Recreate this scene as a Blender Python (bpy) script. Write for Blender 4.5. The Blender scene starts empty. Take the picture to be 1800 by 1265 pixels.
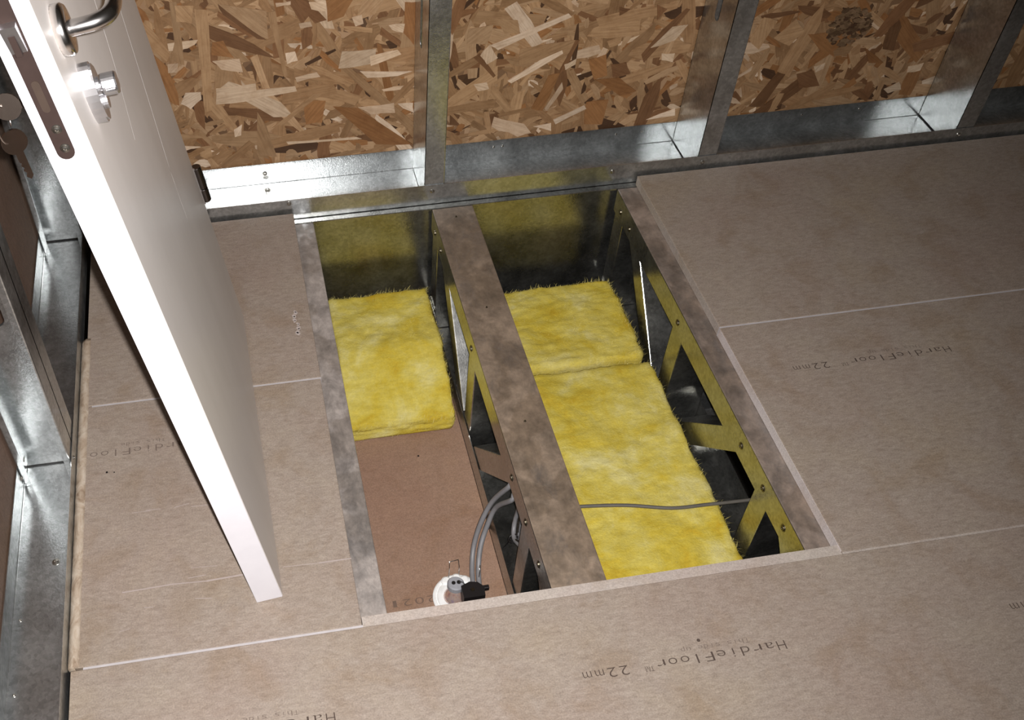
import bpy, bmesh, math, random
from mathutils import Vector, Matrix, noise

random.seed(7)
scene = bpy.context.scene
COL = scene.collection

# ------------------------------------------------------------------ camera
cam_data = bpy.data.cameras.new('camera')
cam_data.sensor_fit = 'HORIZONTAL'
cam_data.sensor_width = 36.0
cam_data.lens = 1810.67 / 1800 * 36.0
cam_data.shift_x = 0.12405
cam_data.shift_y = 0.02318
cam_data.clip_start = 0.02
cam = bpy.data.objects.new('camera', cam_data)
COL.objects.link(cam)
CAM_LOC = Vector((-0.3821, -1.7188, 1.3458))
RIGHT = Vector((0.9864, -0.1640, -0.0064)).normalized()
FWD = Vector((0.1056, 0.6639, -0.7403)).normalized()
UP = RIGHT.cross(FWD).normalized()
RIGHT = FWD.cross(UP).normalized()
cam.matrix_world = Matrix(((RIGHT.x, UP.x, -FWD.x, CAM_LOC.x),
                           (RIGHT.y, UP.y, -FWD.y, CAM_LOC.y),
                           (RIGHT.z, UP.z, -FWD.z, CAM_LOC.z),
                           (0, 0, 0, 1)))
scene.camera = cam

# ------------------------------------------------------------------ world, flash, exposure
world = bpy.data.worlds.new('world')
scene.world = world
world.use_nodes = True
bg = world.node_tree.nodes['Background']
bg.inputs['Color'].default_value = (1.0, 0.80, 0.58, 1)
bg.inputs['Strength'].default_value = 0.017

FLASH_LOC = CAM_LOC + RIGHT * 0.017 + UP * 0.012
flash_data = bpy.data.lights.new('camera_flash', 'SPOT')
flash_data.energy = 172.0
flash_data.color = (1.0, 0.97, 0.965)
flash_data.spot_size = math.radians(106)
flash_data.spot_blend = 1.0
flash_data.shadow_soft_size = 0.007
flash = bpy.data.objects.new('camera_flash', flash_data)
COL.objects.link(flash)
flash.location = FLASH_LOC
flash_aim = Vector((-0.22, -0.55, 0.0)) - FLASH_LOC
flash.rotation_euler = flash_aim.to_track_quat('-Z', 'Y').to_euler()

scene.view_settings.view_transform = 'Standard'
scene.view_settings.look = 'None'
scene.view_settings.gamma = 1.0
scene.view_settings.use_curve_mapping = False
scene.view_settings.exposure = 0.0

# ------------------------------------------------------------------ helpers
def link(o, parent=None):
    COL.objects.link(o)
    if parent is not None:
        o.parent = parent
    return o

def tag(o, label=None, cat=None, group=None, kind=None):
    if label: o['label'] = label
    if cat: o['category'] = cat
    if group: o['group'] = group
    if kind: o['kind'] = kind
    return o

def empty(name, loc=(0, 0, 0)):
    o = bpy.data.objects.new(name, None)
    o.empty_display_size = 0.05
    o.location = loc
    return link(o)

def finish(name, bm, mat, parent=None, smooth=False, loc=None, local=False):
    """bm is in world space; the object keeps its parent's origin as its own."""
    me = bpy.data.meshes.new(name)
    bmesh.ops.recalc_face_normals(bm, faces=bm.faces[:])
    if parent is not None and not local:
        off = parent.location.copy()
        p = parent.parent
        while p is not None:
            off += p.location
            p = p.parent
        bmesh.ops.translate(bm, verts=bm.verts[:], vec=-off)
    elif parent is None and loc is not None:
        bmesh.ops.translate(bm, verts=bm.verts[:], vec=-Vector(loc))
    bm.to_mesh(me)
    bm.free()
    if smooth:
        for p in me.polygons:
            p.use_smooth = True
    o = bpy.data.objects.new(name, me)
    if mat: me.materials.append(mat)
    if parent is None and loc is not None:
        o.location = loc
    return link(o, parent)

def box(bm, x0, x1, y0, y1, z0, z1, bev=0.0):
    r = bmesh.ops.create_cube(bm, size=1.0)
    vs = r['verts']
    for v in vs:
        v.co = Vector((x0 + (v.co.x + .5) * (x1 - x0), y0 + (v.co.y + .5) * (y1 - y0), z0 + (v.co.z + .5) * (z1 - z0)))
    if bev > 0:
        es = {e for v in vs for e in v.link_edges}
        bmesh.ops.bevel(bm, geom=list(es), offset=bev, segments=2, profile=0.5, affect='EDGES')

def prism(bm, pts, o, e1, e2, e3):
    """closed polygon pts (2D) placed at o + a*e1 + b*e2 and extruded by e3"""
    o, e1, e2, e3 = Vector(o), Vector(e1), Vector(e2), Vector(e3)
    a = [bm.verts.new(o + e1 * p[0] + e2 * p[1]) for p in pts]
    b = [bm.verts.new(v.co + e3) for v in a]
    n = len(a)
    bm.faces.new(a[::-1]); bm.faces.new(b)
    for i in range(n):
        bm.faces.new((a[i], a[(i + 1) % n], b[(i + 1) % n], b[i]))

def sheet(bm, path, t, o, e1, e2, e3):
    """folded sheet metal: 2D open polyline path given thickness t, extruded along e3"""
    raw = [Vector(p) for p in path]
    pts = [raw[0]]
    for i in range(1, len(raw) - 1):
        r = min(0.0022, (raw[i] - raw[i - 1]).length * .3, (raw[i + 1] - raw[i]).length * .3)
        a = raw[i] + (raw[i - 1] - raw[i]).normalized() * r
        c = raw[i] + (raw[i + 1] - raw[i]).normalized() * r
        pts += [a, (a + c) * .25 + raw[i] * .5, c]
    pts.append(raw[-1])
    n = len(pts)
    offs = []
    for i in range(n):
        d0 = (pts[i] - pts[i - 1]).normalized() if i > 0 else None
        d1 = (pts[i + 1] - pts[i]).normalized() if i < n - 1 else None
        n0 = Vector((-d0.y, d0.x)) if d0 else None
        n1 = Vector((-d1.y, d1.x)) if d1 else None
        if n0 is None: m = n1
        elif n1 is None: m = n0
        else:
            m = (n0 + n1)
            m = m / max(m.dot(n0), 0.2)
        offs.append(pts[i] + m * t)
    for i in range(n - 1):
        # one quad section per fold keeps every wall planar
        quad = [pts[i], pts[i + 1], offs[i + 1], offs[i]]
        o_, a_, b_, c_ = Vector(o), Vector(e1), Vector(e2), Vector(e3)
        va = [bm.verts.new(o_ + a_ * p.x + b_ * p.y) for p in quad]
        vb = [bm.verts.new(v.co + c_) for v in va]
        bm.faces.new((va[0], va[1], vb[1], vb[0]))
        bm.faces.new((va[2], va[3], vb[3], vb[2]))
        bm.faces.new(va[::-1]); bm.faces.new(vb)
        if i == 0: bm.faces.new((va[3], va[0], vb[0], vb[3]))
        if i == n - 2: bm.faces.new((va[1], va[2], vb[2], vb[1]))
    bmesh.ops.remove_doubles(bm, verts=bm.verts[:], dist=1e-6)

def cyl(bm, p0, p1, r0, r1=None, seg=16, cap=True):
    p0, p1 = Vector(p0), Vector(p1)
    if r1 is None: r1 = r0
    d = (p1 - p0)
    q = d.to_track_quat('Z', 'Y')
    a, b = [], []
    for i in range(seg):
        t = 2 * math.pi * i / seg
        c = q @ Vector((math.cos(t), math.sin(t), 0))
        a.append(bm.verts.new(p0 + c * r0)); b.append(bm.verts.new(p1 + c * r1))
    for i in range(seg):
        bm.faces.new((a[i], a[(i + 1) % seg], b[(i + 1) % seg], b[i]))
    if cap:
        bm.faces.new(a[::-1]); bm.faces.new(b)

def lathe(bm, o, axis, prof, seg=28):
    """prof: list of (radius, height along axis)"""
    o = Vector(o); q = Vector(axis).to_track_quat('Z', 'Y')
    rings = []
    for r, h in prof:
        ring = []
        for i in range(seg):
            t = 2 * math.pi * i / seg
            ring.append(bm.verts.new(o + q @ Vector((r * math.cos(t), r * math.sin(t), h))))
        rings.append(ring)
    for a, b in zip(rings, rings[1:]):
        for i in range(seg):
            bm.faces.new((a[i], a[(i + 1) % seg], b[(i + 1) % seg], b[i]))
    bm.faces.new(rings[0][::-1]); bm.faces.new(rings[-1])

def smooth_path(pts, sub=8):
    pts = [Vector(p) for p in pts]
    out = []
    P = [pts[0] * 2 - pts[1]] + pts + [pts[-1] * 2 - pts[-2]]
    for i in range(1, len(P) - 2):
        for k in range(sub):
            t = k / sub
            a, b, c, d = P[i - 1], P[i], P[i + 1], P[i + 2]
            out.append(0.5 * ((2 * b) + (c - a) * t + (2 * a - 5 * b + 4 * c - d) * t * t + (3 * b - a - 3 * c + d) * t ** 3))
    out.append(pts[-1])
    return out

def tube(bm, pts, r, seg=10, smooth=True, flat=1.0):
    pts = smooth_path(pts) if smooth else [Vector(p) for p in pts]
    rings = []
    up = Vector((0.12, 0.2, 1)).normalized()
    for i, p in enumerate(pts):
        d = (pts[min(i + 1, len(pts) - 1)] - pts[max(i - 1, 0)]).normalized()
        s = d.cross(up)
        if s.length < 1e-3: s = d.cross(Vector((1, 0, 0)))
        s.normalize(); u = s.cross(d).normalized()
        rings.append([bm.verts.new(p + s * (r * math.cos(2 * math.pi * k / seg)) + u * (r * flat * math.sin(2 * math.pi * k / seg))) for k in range(seg)])
    for a, b in zip(rings, rings[1:]):
        for k in range(seg):
            bm.faces.new((a[k], a[(k + 1) % seg], b[(k + 1) % seg], b[k]))
    bm.faces.new(rings[0][::-1]); bm.faces.new(rings[-1])

def plate_slot(bm, w, h, slots, t, o, e1, e2, e3):
    """flat plate w x h with rounded slots [(cx, cy, sw, sh)], thickness t along e3 (unit)"""
    o, e1, e2, e3 = Vector(o), Vector(e1), Vector(e2), Vector(e3)
    tmp = bmesh.new()
    def loop(pts):
        vs = [tmp.verts.new((p[0], p[1], 0)) for p in pts]
        return [tmp.edges.new((vs[i], vs[(i + 1) % len(vs)])) for i in range(len(vs))]
    es = loop([(0, 0), (w, 0), (w, h), (0, h)])
    for cx, cy, sw, sh in slots:
        r = sw / 2; pts = []
        for k in range(9):
            a = math.pi * k / 8
            pts.append((cx + r * math.cos(a), cy + sh / 2 - r + r * math.sin(a)))
        for k in range(9):
            a = math.pi + math.pi * k / 8
            pts.append((cx + r * math.cos(a), cy - sh / 2 + r + r * math.sin(a)))
        es += loop(pts)
    bmesh.ops.triangle_fill(tmp, use_beauty=True, use_dissolve=False, edges=es)
    fs = tmp.faces[:]
    r = bmesh.ops.extrude_face_region(tmp, geom=fs)
    for v in [g for g in r['geom'] if isinstance(g, bmesh.types.BMVert)]:
        v.co.z += t
    m = {}
    for v in tmp.verts:
        m[v] = bm.verts.new(o + e1 * v.co.x + e2 * v.co.y + e3 * v.co.z)
    for f in tmp.faces:
        bm.faces.new([m[v] for v in f.verts])
    tmp.free()

# ------------------------------------------------------------------ materials
def new_mat(name):
    m = bpy.data.materials.new(name)
    m.use_nodes = True
    nt = m.node_tree
    return m, nt, nt.nodes['Principled BSDF']

def node(nt, t, **kw):
    n = nt.nodes.new(t)
    for k, v in kw.items():
        setattr(n, k, v)
    return n

def coords(nt, scale=(1, 1, 1), rot=(0, 0, 0)):
    tc = node(nt, 'ShaderNodeNewGeometry')
    mp = node(nt, 'ShaderNodeMapping')
    mp.inputs['Scale'].default_value = scale
    mp.inputs['Rotation'].default_value = rot
    nt.links.new(tc.outputs['Position'], mp.inputs['Vector'])
    return mp.outputs['Vector']

def noise_n(nt, vec, scale, detail=4, rough=0.6, dist=0.0):
    n = node(nt, 'ShaderNodeTexNoise')
    n.inputs['Scale'].default_value = scale
    n.inputs['Detail'].default_value = detail
    n.inputs['Roughness'].default_value = rough
    n.inputs['Distortion'].default_value = dist
    nt.links.new(vec, n.inputs['Vector'])
    return n.outputs['Fac']

def ramp(nt, fac, stops):
    r = node(nt, 'ShaderNodeValToRGB')
    els = r.color_ramp.elements
    while len(els) < len(stops): els.new(0.5)
    for e, (p, c) in zip(els, stops):
        e.position = p
        e.color = (c[0], c[1], c[2], 1) if not isinstance(c, (int, float)) else (c, c, c, 1)
    nt.links.new(fac, r.inputs['Fac'])
    return r.outputs['Color']

def mix(nt, fac, a, b, mode='MIX'):
    n = node(nt, 'ShaderNodeMix', data_type='RGBA', blend_type=mode)
    for key, val in (('Factor', fac), ('A', a), ('B', b)):
        s = [i for i in n.inputs if i.name == key and (i.type == 'RGBA' or (key == 'Factor' and i.type == 'VALUE'))][0]
        if isinstance(val, bpy.types.NodeSocket): nt.links.new(val, s)
        elif isinstance(val, (int, float)): s.default_value = val
        else: s.default_value = (val[0], val[1], val[2], 1)
    return [o for o in n.outputs if o.type == 'RGBA'][0]

def bump(nt, b, height, strength, dist=0.001):
    n = node(nt, 'ShaderNodeBump')
    n.inputs['Strength'].default_value = strength
    n.inputs['Distance'].default_value = dist
    nt.links.new(height, n.inputs['Height'])
    nt.links.new(n.outputs['Normal'], b.inputs['Normal'])

def plain(name, col, rough=0.5, metal=0.0, spec=0.5):
    m, nt, b = new_mat(name)
    v = noise_n(nt, coords(nt), 60, 3)
    c = ramp(nt, v, [(0.3, tuple(x * 0.9 for x in col)), (0.7, tuple(min(1, x * 1.06) for x in col))])
    nt.links.new(c, b.inputs['Base Color'])
    b.inputs['Roughness'].default_value = rough
    b.inputs['Metallic'].default_value = metal
    b.inputs['Specular IOR Level'].default_value = spec
    return m

def steel_mat(name, lo, hi, r_sharp, r_broad, dull, dust=None, tint=(1, 1, 1)):
    """galvanised sheet: a crisp and a broad reflection mixed, spangled; dust = (colour, lo, hi, max)"""
    m, nt, b = new_mat(name)
    out = [n for n in nt.nodes if n.type == 'OUTPUT_MATERIAL'][0]
    b2 = node(nt, 'ShaderNodeBsdfPrincipled')
    vec = coords(nt)
    vo = node(nt, 'ShaderNodeTexVoronoi', feature='F1')
    vo.inputs['Scale'].default_value = 190
    nt.links.new(vec, vo.inputs['Vector'])
    sep = node(nt, 'ShaderNodeSeparateColor')
    nt.links.new(vo.outputs['Color'], sep.inputs['Color'])
    n1 = noise_n(nt, vec, 13, 5, 0.65)
    n2 = noise_n(nt, vec, 330, 3, 0.6)
    col = ramp(nt, n1, [(0.3, tuple(lo * t for t in tint)), (0.7, tuple(hi * t for t in tint))])
    sp = ramp(nt, sep.outputs['Red'], [(0.0, 0.74), (1.0, 1.0)])
    col = mix(nt, 1.0, col, sp, 'MULTIPLY')
    nt.links.new(col, b.inputs['Base Color'])
    nt.links.new(col, b2.inputs['Base Color'])
    b.inputs['Metallic'].default_value = 1.0
    b2.inputs['Metallic'].default_value = 0.9
    b.inputs['Roughness'].default_value = r_sharp
    b2.inputs['Roughness'].default_value = r_broad
    bp = node(nt, 'ShaderNodeBump')
    bp.inputs['Strength'].default_value = 0.38
    bp.inputs['Distance'].default_value = 0.0006
    nt.links.new(n2, bp.inputs['Height'])
    nt.links.new(bp.outputs['Normal'], b.inputs['Normal'])
    nt.links.new(bp.outputs['Normal'], b2.inputs['Normal'])
    ms = node(nt, 'ShaderNodeMixShader')
    fac = ramp(nt, n1, [(0.3, dull - .14), (0.7, dull + .14)])
    nt.links.new(fac, ms.inputs['Fac'])
    nt.links.new(b.outputs['BSDF'], ms.inputs[1])
    nt.links.new(b2.outputs['BSDF'], ms.inputs[2])
    last = ms
    if dust:
        dcol, lo_t, hi_t, mx = dust
        b3 = node(nt, 'ShaderNodeBsdfPrincipled')
        b3.inputs['Roughness'].default_value = 0.55
        b3.inputs['Specular IOR Level'].default_value = 0.5
        n3 = noise_n(nt, coords(nt, (1, 0.45, 1)), 15, 6, 0.68, 0.6)
        f3 = ramp(nt, n3, [(lo_t, mx * .25), (hi_t, mx)])
        n4 = noise_n(nt, coords(nt, (1, 0.8, 1)), 26, 7, 0.74, 0.25)
        n5 = noise_n(nt, vec, 11, 4, 0.55, 0.3)
        dc = ramp(nt, n4, [(0.3, tuple(c * 0.52 for c in dcol)), (0.5, dcol), (0.68, tuple(c * 1.55 for c in dcol))])
        dc = mix(nt, 0.7, dc, ramp(nt, n5, [(0.47, (0.80, 0.74, 0.68)), (0.53, (1.16, 1.12, 1.10))]), 'MULTIPLY')
        nt.links.new(dc, b3.inputs['Base Color'])
        ms3 = node(nt, 'ShaderNodeMixShader')
        nt.links.new(f3, ms3.inputs['Fac'])
        nt.links.new(ms.outputs['Shader'], ms3.inputs[1])
        nt.links.new(b3.outputs['BSDF'], ms3.inputs[2])
        last = ms3
    nt.links.new(last.outputs['Shader'], out.inputs['Surface'])
    return m

STEEL = steel_mat('galvanised_steel', 0.50, 0.68, 0.13, 0.42, 0.42, tint=(0.965, 1.0, 1.0))
STEEL_D = steel_mat('galvanised_joist_steel', 0.36, 0.52, 0.11, 0.42, 0.30, tint=(1.0, 1.0, 0.95))
DUSTY = steel_mat('dusty_galvanised_steel', 0.34, 0.50, 0.25, 0.5, 0.6, dust=((0.175, 0.135, 0.098), 0.28, 0.46, 0.95))
DUSTY2 = steel_mat('dusty_galvanised_flange', 0.34, 0.50, 0.25, 0.5, 0.6, dust=((0.26, 0.235, 0.215), 0.28, 0.50, 0.95))
DUSTY3 = steel_mat('scuffed_galvanised_flange', 0.34, 0.50, 0.25, 0.5, 0.6, dust=((0.20, 0.160, 0.130), 0.30, 0.55, 0.92))
SCREW = plain('zinc_screw', (0.42, 0.40, 0.36), 0.3, 1.0)
DARKSCREW = plain('dark_zinc_screw', (0.16, 0.14, 0.10), 0.35, 1.0)
CHROME = plain('polished_nickel', (0.78, 0.75, 0.73), 0.2, 1.0)
SATIN = plain('satin_nickel', (0.66, 0.65, 0.66), 0.36, 1.0)
BRONZE = plain('brown_lock_plate', (0.030, 0.019, 0.016), 0.75, 0.0, 0.12)
WHITEP = plain('white_plastic', (0.88, 0.88, 0.86), 0.4)
BLACKP = plain('black_plastic', (0.012, 0.010, 0.010), 0.4)
GREYC = plain('grey_cable_sheath', (0.20, 0.195, 0.20), 0.45)
GREYD = plain('dark_grey_cable_sheath', (0.11, 0.10, 0.085), 0.5)
CERAMIC = plain('grey_ceramic', (0.33, 0.33, 0.35), 0.55)
SEAMW = plain('white_joint_strip', (0.44, 0.41, 0.41), 0.6)
INK = plain('print_ink', (0.075, 0.055, 0.045), 0.8, 0, 0.1)
INKF = plain('faded_print_ink', (0.150, 0.116, 0.096), 0.8, 0, 0.1)
INKC = plain('pale_print_ink', (0.165, 0.112, 0.085), 0.8, 0, 0.1)

def board_mat(name, lo, mid, hi, streak):
    m, nt, b = new_mat(name)
    vec = coords(nt)
    n1 = noise_n(nt, vec, 3.2, 4, 0.6)
    n2 = noise_n(nt, coords(nt, (1, 2.6, 1), (0, 0, 0.03)), 62, 6, 0.74, 0.5)
    n3 = noise_n(nt, vec, 420, 2, 0.6)
    n5 = noise_n(nt, vec, 11, 5, 0.6, 0.5)
    c = ramp(nt, n2, [(0.28, lo), (0.5, mid), (0.74, hi)])
    c2 = ramp(nt, n5, [(0.33, (0.88, 0.82, 0.74)), (0.5, (1.0, 1.0, 1.0)), (0.68, (1.05, 1.05, 1.02))])
    c = mix(nt, 0.8, c, c2, 'MULTIPLY')
    c3 = ramp(nt, n1, [(0.35, (0.97, 0.92, 0.92)), (0.55, (1, 1, 1)), (0.7, (1.0, 0.97, 0.88))])
    c = mix(nt, 0.85, c, c3, 'MULTIPLY')
    grain = ramp(nt, n3, [(0.25, 0.70), (0.75, 1.20)])
    c = mix(nt, 0.8, c, grain, 'MULTIPLY')
    if streak:
        n4 = noise_n(nt, coords(nt, (1, 14, 1), (0, 0, -0.05)), 7, 5, 0.75)
        s = ramp(nt, n4, [(0.66, 0.0), (0.78, 1.0)])
        c = mix(nt, mix(nt, 1.0, s, (0.25, 0.25, 0.25), 'MULTIPLY'), c, tuple(min(1, x * 1.35) for x in hi))
    nt.links.new(c, b.inputs['Base Color'])
    b.inputs['Roughness'].default_value = 0.62
    b.inputs['Specular IOR Level'].default_value = 0.35
    bump(nt, b, n3, 0.12, 0.0006)
    return m

BOARD = board_mat('fibre_cement_board', (0.222, 0.177, 0.142), (0.285, 0.234, 0.191), (0.345, 0.292, 0.245), True)
BOARDEDGE = board_mat('cut_board_edge', (0.36, 0.31, 0.272), (0.40, 0.35, 0.31), (0.44, 0.39, 0.345), False)
CUTFACE = board_mat('sawn_board_face', (0.52, 0.47, 0.455), (0.58, 0.53, 0.515), (0.64, 0.59, 0.575), False)
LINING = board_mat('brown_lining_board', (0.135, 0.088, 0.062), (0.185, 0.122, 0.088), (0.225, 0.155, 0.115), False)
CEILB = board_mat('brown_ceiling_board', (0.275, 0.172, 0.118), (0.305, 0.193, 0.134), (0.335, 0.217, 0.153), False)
DARKF = board_mat('near_black_floor', (0.03, 0.028, 0.026), (0.04, 0.037, 0.034), (0.05, 0.046, 0.042), False)  # near-black colour stands in for the unlit void under the joists

def paint_mat():
    m, nt, b = new_mat('white_door_paint')
    n1 = noise_n(nt, coords(nt, (1, 1, 0.25)), 9, 4, 0.6)
    c = ramp(nt, n1, [(0.3, (0.72, 0.675, 0.635)), (0.7, (0.79, 0.745, 0.705))])
    nt.links.new(c, b.inputs['Base Color'])
    b.inputs['Roughness'].default_value = 0.38
    n2 = noise_n(nt, coords(nt), 500, 2)
    bump(nt, b, n2, 0.05, 0.0004)
    return m
PAINT = paint_mat()

def foil_mat():
    m, nt, b = new_mat('white_edge_banding')
    n1 = noise_n(nt, coords(nt), 30, 3)
    c = ramp(nt, n1, [(0.3, (0.70, 0.685, 0.72)), (0.7, (0.74, 0.725, 0.76))])
    nt.links.new(c, b.inputs['Base Color'])
    b.inputs['Roughness'].default_value = 0.3
    return m
EDGEW = foil_mat()

def wool_mat():
    m, nt, b = new_mat('yellow_glass_wool')
    vec = coords(nt)
    n1 = noise_n(nt, vec, 11, 5, 0.65, 0.4)
    n2 = noise_n(nt, coords(nt, (1, 3, 5)), 42, 5, 0.7)
    n3 = noise_n(nt, vec, 240, 3, 0.7)
    c = ramp(nt, n1, [(0.28, (0.49, 0.325, 0.022)), (0.42, (0.55, 0.425, 0.055)), (0.55, (0.59, 0.49, 0.11)), (0.70, (0.65, 0.58, 0.24))])
    g = ramp(nt, n2, [(0.3, 0.82), (0.7, 1.12)])
    c = mix(nt, 0.8, c, g, 'MULTIPLY')
    g3 = ramp(nt, n3, [(0.25, 0.86), (0.75, 1.1)])
    c = mix(nt, 0.7, c, g3, 'MULTIPLY')
    nt.links.new(c, b.inputs['Base Color'])
    b.inputs['Roughness'].default_value = 0.95
    b.inputs['Specular IOR Level'].default_value = 0.1
    bump(nt, b, n3, 0.5, 0.003)
    return m
WOOL = wool_mat()
FIBRE = plain('pale_wool_fibre', (0.66, 0.57, 0.20), 0.9, 0, 0.1)

def strand_mat():
    m, nt, b = new_mat('wood_strand')
    at = node(nt, 'ShaderNodeVertexColor', layer_name='col')
    uv = node(nt, 'ShaderNodeUVMap', uv_map='grain')
    mp = node(nt, 'ShaderNodeMapping')
    mp.inputs['Scale'].default_value = (14, 240, 1)
    nt.links.new(uv.outputs['UV'], mp.inputs['Vector'])
    g = noise_n(nt, mp.outputs['Vector'], 1.0, 5, 0.65)
    gr = ramp(nt, g, [(0.28, (0.66, 0.62, 0.58)), (0.55, (1.0, 1.0, 1.0)), (0.75, (1.15, 1.15, 1.16))])
    c = mix(nt, 0.85, at.outputs['Color'], gr, 'MULTIPLY')
    n2 = noise_n(nt, coords(nt), 30, 5, 0.7)
    c2 = ramp(nt, n2, [(0.3, (0.72, 0.64, 0.56)), (0.55, (1.0, 1.0, 1.0))])
    c = mix(nt, 0.7, c, c2, 'MULTIPLY')
    nt.links.new(c, b.inputs['Base Color'])
    b.inputs['Roughness'].default_value = 0.5
    b.inputs['Specular IOR Level'].default_value = 0.4
    bump(nt, b, g, 0.25, 0.0006)
    return m
STRAND = strand_mat()

def osb_base():
    m, nt, b = new_mat('strand_board_ground')
    vo = node(nt, 'ShaderNodeTexVoronoi', feature='F1')
    vo.inputs['Scale'].default_value = 30
    nt.links.new(coords(nt, (1.0, 1.0, 0.45), (0, 0.5, 0)), vo.inputs['Vector'])
    sep = node(nt, 'ShaderNodeSeparateColor')
    nt.links.new(vo.outputs['Color'], sep.inputs['Color'])
    c = ramp(nt, sep.outputs['Red'], [(0.0, (0.08, 0.04, 0.018)), (0.5, (0.26, 0.145, 0.07)), (1.0, (0.40, 0.26, 0.15))])
    nt.links.new(c, b.inputs['Base Color'])
    b.inputs['Roughness'].default_value = 0.6
    return m
OSBBASE = osb_base()

def cream_mat():
    m, nt, b = new_mat('cream_expanding_foam')
    n = noise_n(nt, coords(nt, (1, 0.6, 1)), 42, 5, 0.7, 0.8)
    c = ramp(nt, n, [(0.32, (0.20, 0.135, 0.085)), (0.48, (0.36, 0.285, 0.21)), (0.7, (0.50, 0.43, 0.35))])
    nt.links.new(c, b.inputs['Base Color'])
    b.inputs['Roughness'].default_value = 0.75
    bump(nt, b, n, 0.6, 0.003)
    return m
CREAM = cream_mat()

X_LEFT, X_OPEN_L, X_OPEN_R = -0.712, -0.2997, 0.4436
Y_SEAM, Y_NEAR = -0.478, -0.9755
X_FAR, Y_CLOSE = 2.3, -1.9
JZ = -0.022                      # top of the joists / underside of the boards

# ================================================================== SETTING
# ---- floor of fibre-cement boards
floor = tag(empty('floor', (0.8, -1.2, 0)), kind='structure')
def board(x0, x1, y0, y1, lip=False):
    bm = bmesh.new()
    box(bm, x0, x1, y0, y1, JZ, 0.0, 0.0012)
    o = finish('floor_board', bm, BOARD, floor)
    return o
G = 0.0018
b_left_back = board(X_LEFT, X_OPEN_L, Y_SEAM + G, -0.008)
b_left_mid = board(X_LEFT, X_OPEN_L - 0.001, Y_NEAR + G, Y_SEAM - G)
b_right_back = board(X_OPEN_R + 0.001, X_FAR, Y_SEAM + G, -0.008)
b_right_mid = board(X_OPEN_R, X_FAR, Y_NEAR + G, Y_SEAM - G)
b_near = board(X_LEFT - 0.0055, X_FAR, Y_CLOSE, Y_NEAR - G)

def strip(name, parent, mat, *a):
    bm = bmesh.new(); box(bm, *a); return finish(name, bm, mat, parent)
# plastic joint strips in the seams, and the pale cut faces round the opening
for x0, x1, y in ((X_LEFT + .012, X_OPEN_L, Y_SEAM), (X_LEFT + .012, X_OPEN_L, Y_NEAR), (X_OPEN_R, X_FAR, Y_SEAM), (X_OPEN_R, X_FAR, Y_NEAR)):
    strip('joint_strip', floor, SEAMW if y == Y_SEAM or x1 < 0 else BOARDEDGE, x0, x1, y - G, y + G, JZ, -0.0008)
tg = strip('tongue', b_near, BOARDEDGE, X_OPEN_L - 0.0, X_OPEN_R - 0.0005, Y_NEAR - G, Y_NEAR + 0.0165, -0.0165, -0.0035)
tg['label'] = 'pale machined tongue along the open board edge'
ce = strip('cut_edge', b_right_mid, CUTFACE, X_OPEN_R - 0.0006, X_OPEN_R + 0.0002, Y_NEAR + .004, Y_SEAM - .004, JZ + .001, -0.0012)
ce['label'] = 'pale sawn edge'
strip('cut_edge', b_right_back, BOARDEDGE, X_OPEN_R + 0.0004, X_OPEN_R + 0.0012, Y_SEAM + .004, -0.012, JZ + .001, -0.0012)

# ---- printing on the boards
def text_mesh(body):
    cu = bpy.data.curves.new('t', 'FONT')
    cu.body = body; cu.size = 1.0; cu.resolution_u = 3
    cu.offset = -0.012
    o = bpy.data.objects.new('t', cu); COL.objects.link(o)
    bpy.context.view_layer.update()
    dg = bpy.context.evaluated_depsgraph_get()
    me = bpy.data.meshes.new_from_object(o.evaluated_get(dg))
    bpy.data.objects.remove(o); bpy.data.curves.remove(cu)
    return me
def printed(body, x_start, y_base, width, cap, z, mat, parent):
    """upside-down monospaced ink-jet printing: starts at x_start and runs towards -X"""
    off = parent.location.copy(); p = parent.parent
    while p is not None: off += p.location; p = p.parent
    verts, faces = [], []
    pitch = width / len(body)
    for i, ch in enumerate(body):
        if ch == ' ': continue
        me = text_mesh(ch)
        xs = [v.co.x for v in me.vertices]
        x0, x1 = min(xs), max(xs)
        w = pitch * (0.70 if ch not in 'il1' else (0.13 if ch != '1' else 0.3))
        n0 = len(verts)
        for v in me.vertices:
            a = (v.co.x - x0) / max(1e-6, x1 - x0) * w + i * pitch + (pitch - w) / 2
            verts.append(Vector((x_start - a, y_base - v.co.y / 0.69 * cap, z)) - off)
        faces += [[n0 + k for k in pl.vertices] for pl in me.polygons]
        bpy.data.meshes.remove(me)
    me = bpy.data.meshes.new('printed_text')
    me.from_pydata(verts, [], faces)
    me.materials.append(mat)
    return link(bpy.data.objects.new('printed_text', me), parent)
TM = 'HardieFloor\u2122 22mm'
for x, y, par, m1, m2 in ((0.295, -1.099, b_near, INK, INKF), (-0.355, -1.099, b_near, INK, INKF), (0.945, -1.099, b_near, INK, INKF),
                          (0.836, -0.594, b_right_mid, INK, INKF), (1.486, -0.594, b_right_mid, INK, INKF)):
    printed(TM, x, y, 0.305, 0.0145, 0.0004, m1, par)
    printed('This side up', x - 0.05, y + 0.012, 0.105, 0.0075, 0.0004, m2, par)
printed('HardieFloo', -0.523, -0.582, 0.180, 0.0145, 0.0004, INKF, b_left_mid)
printed('This side', -0.575, -0.570, 0.075, 0.0075, 0.0004, INKF, b_left_mid)

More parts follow.
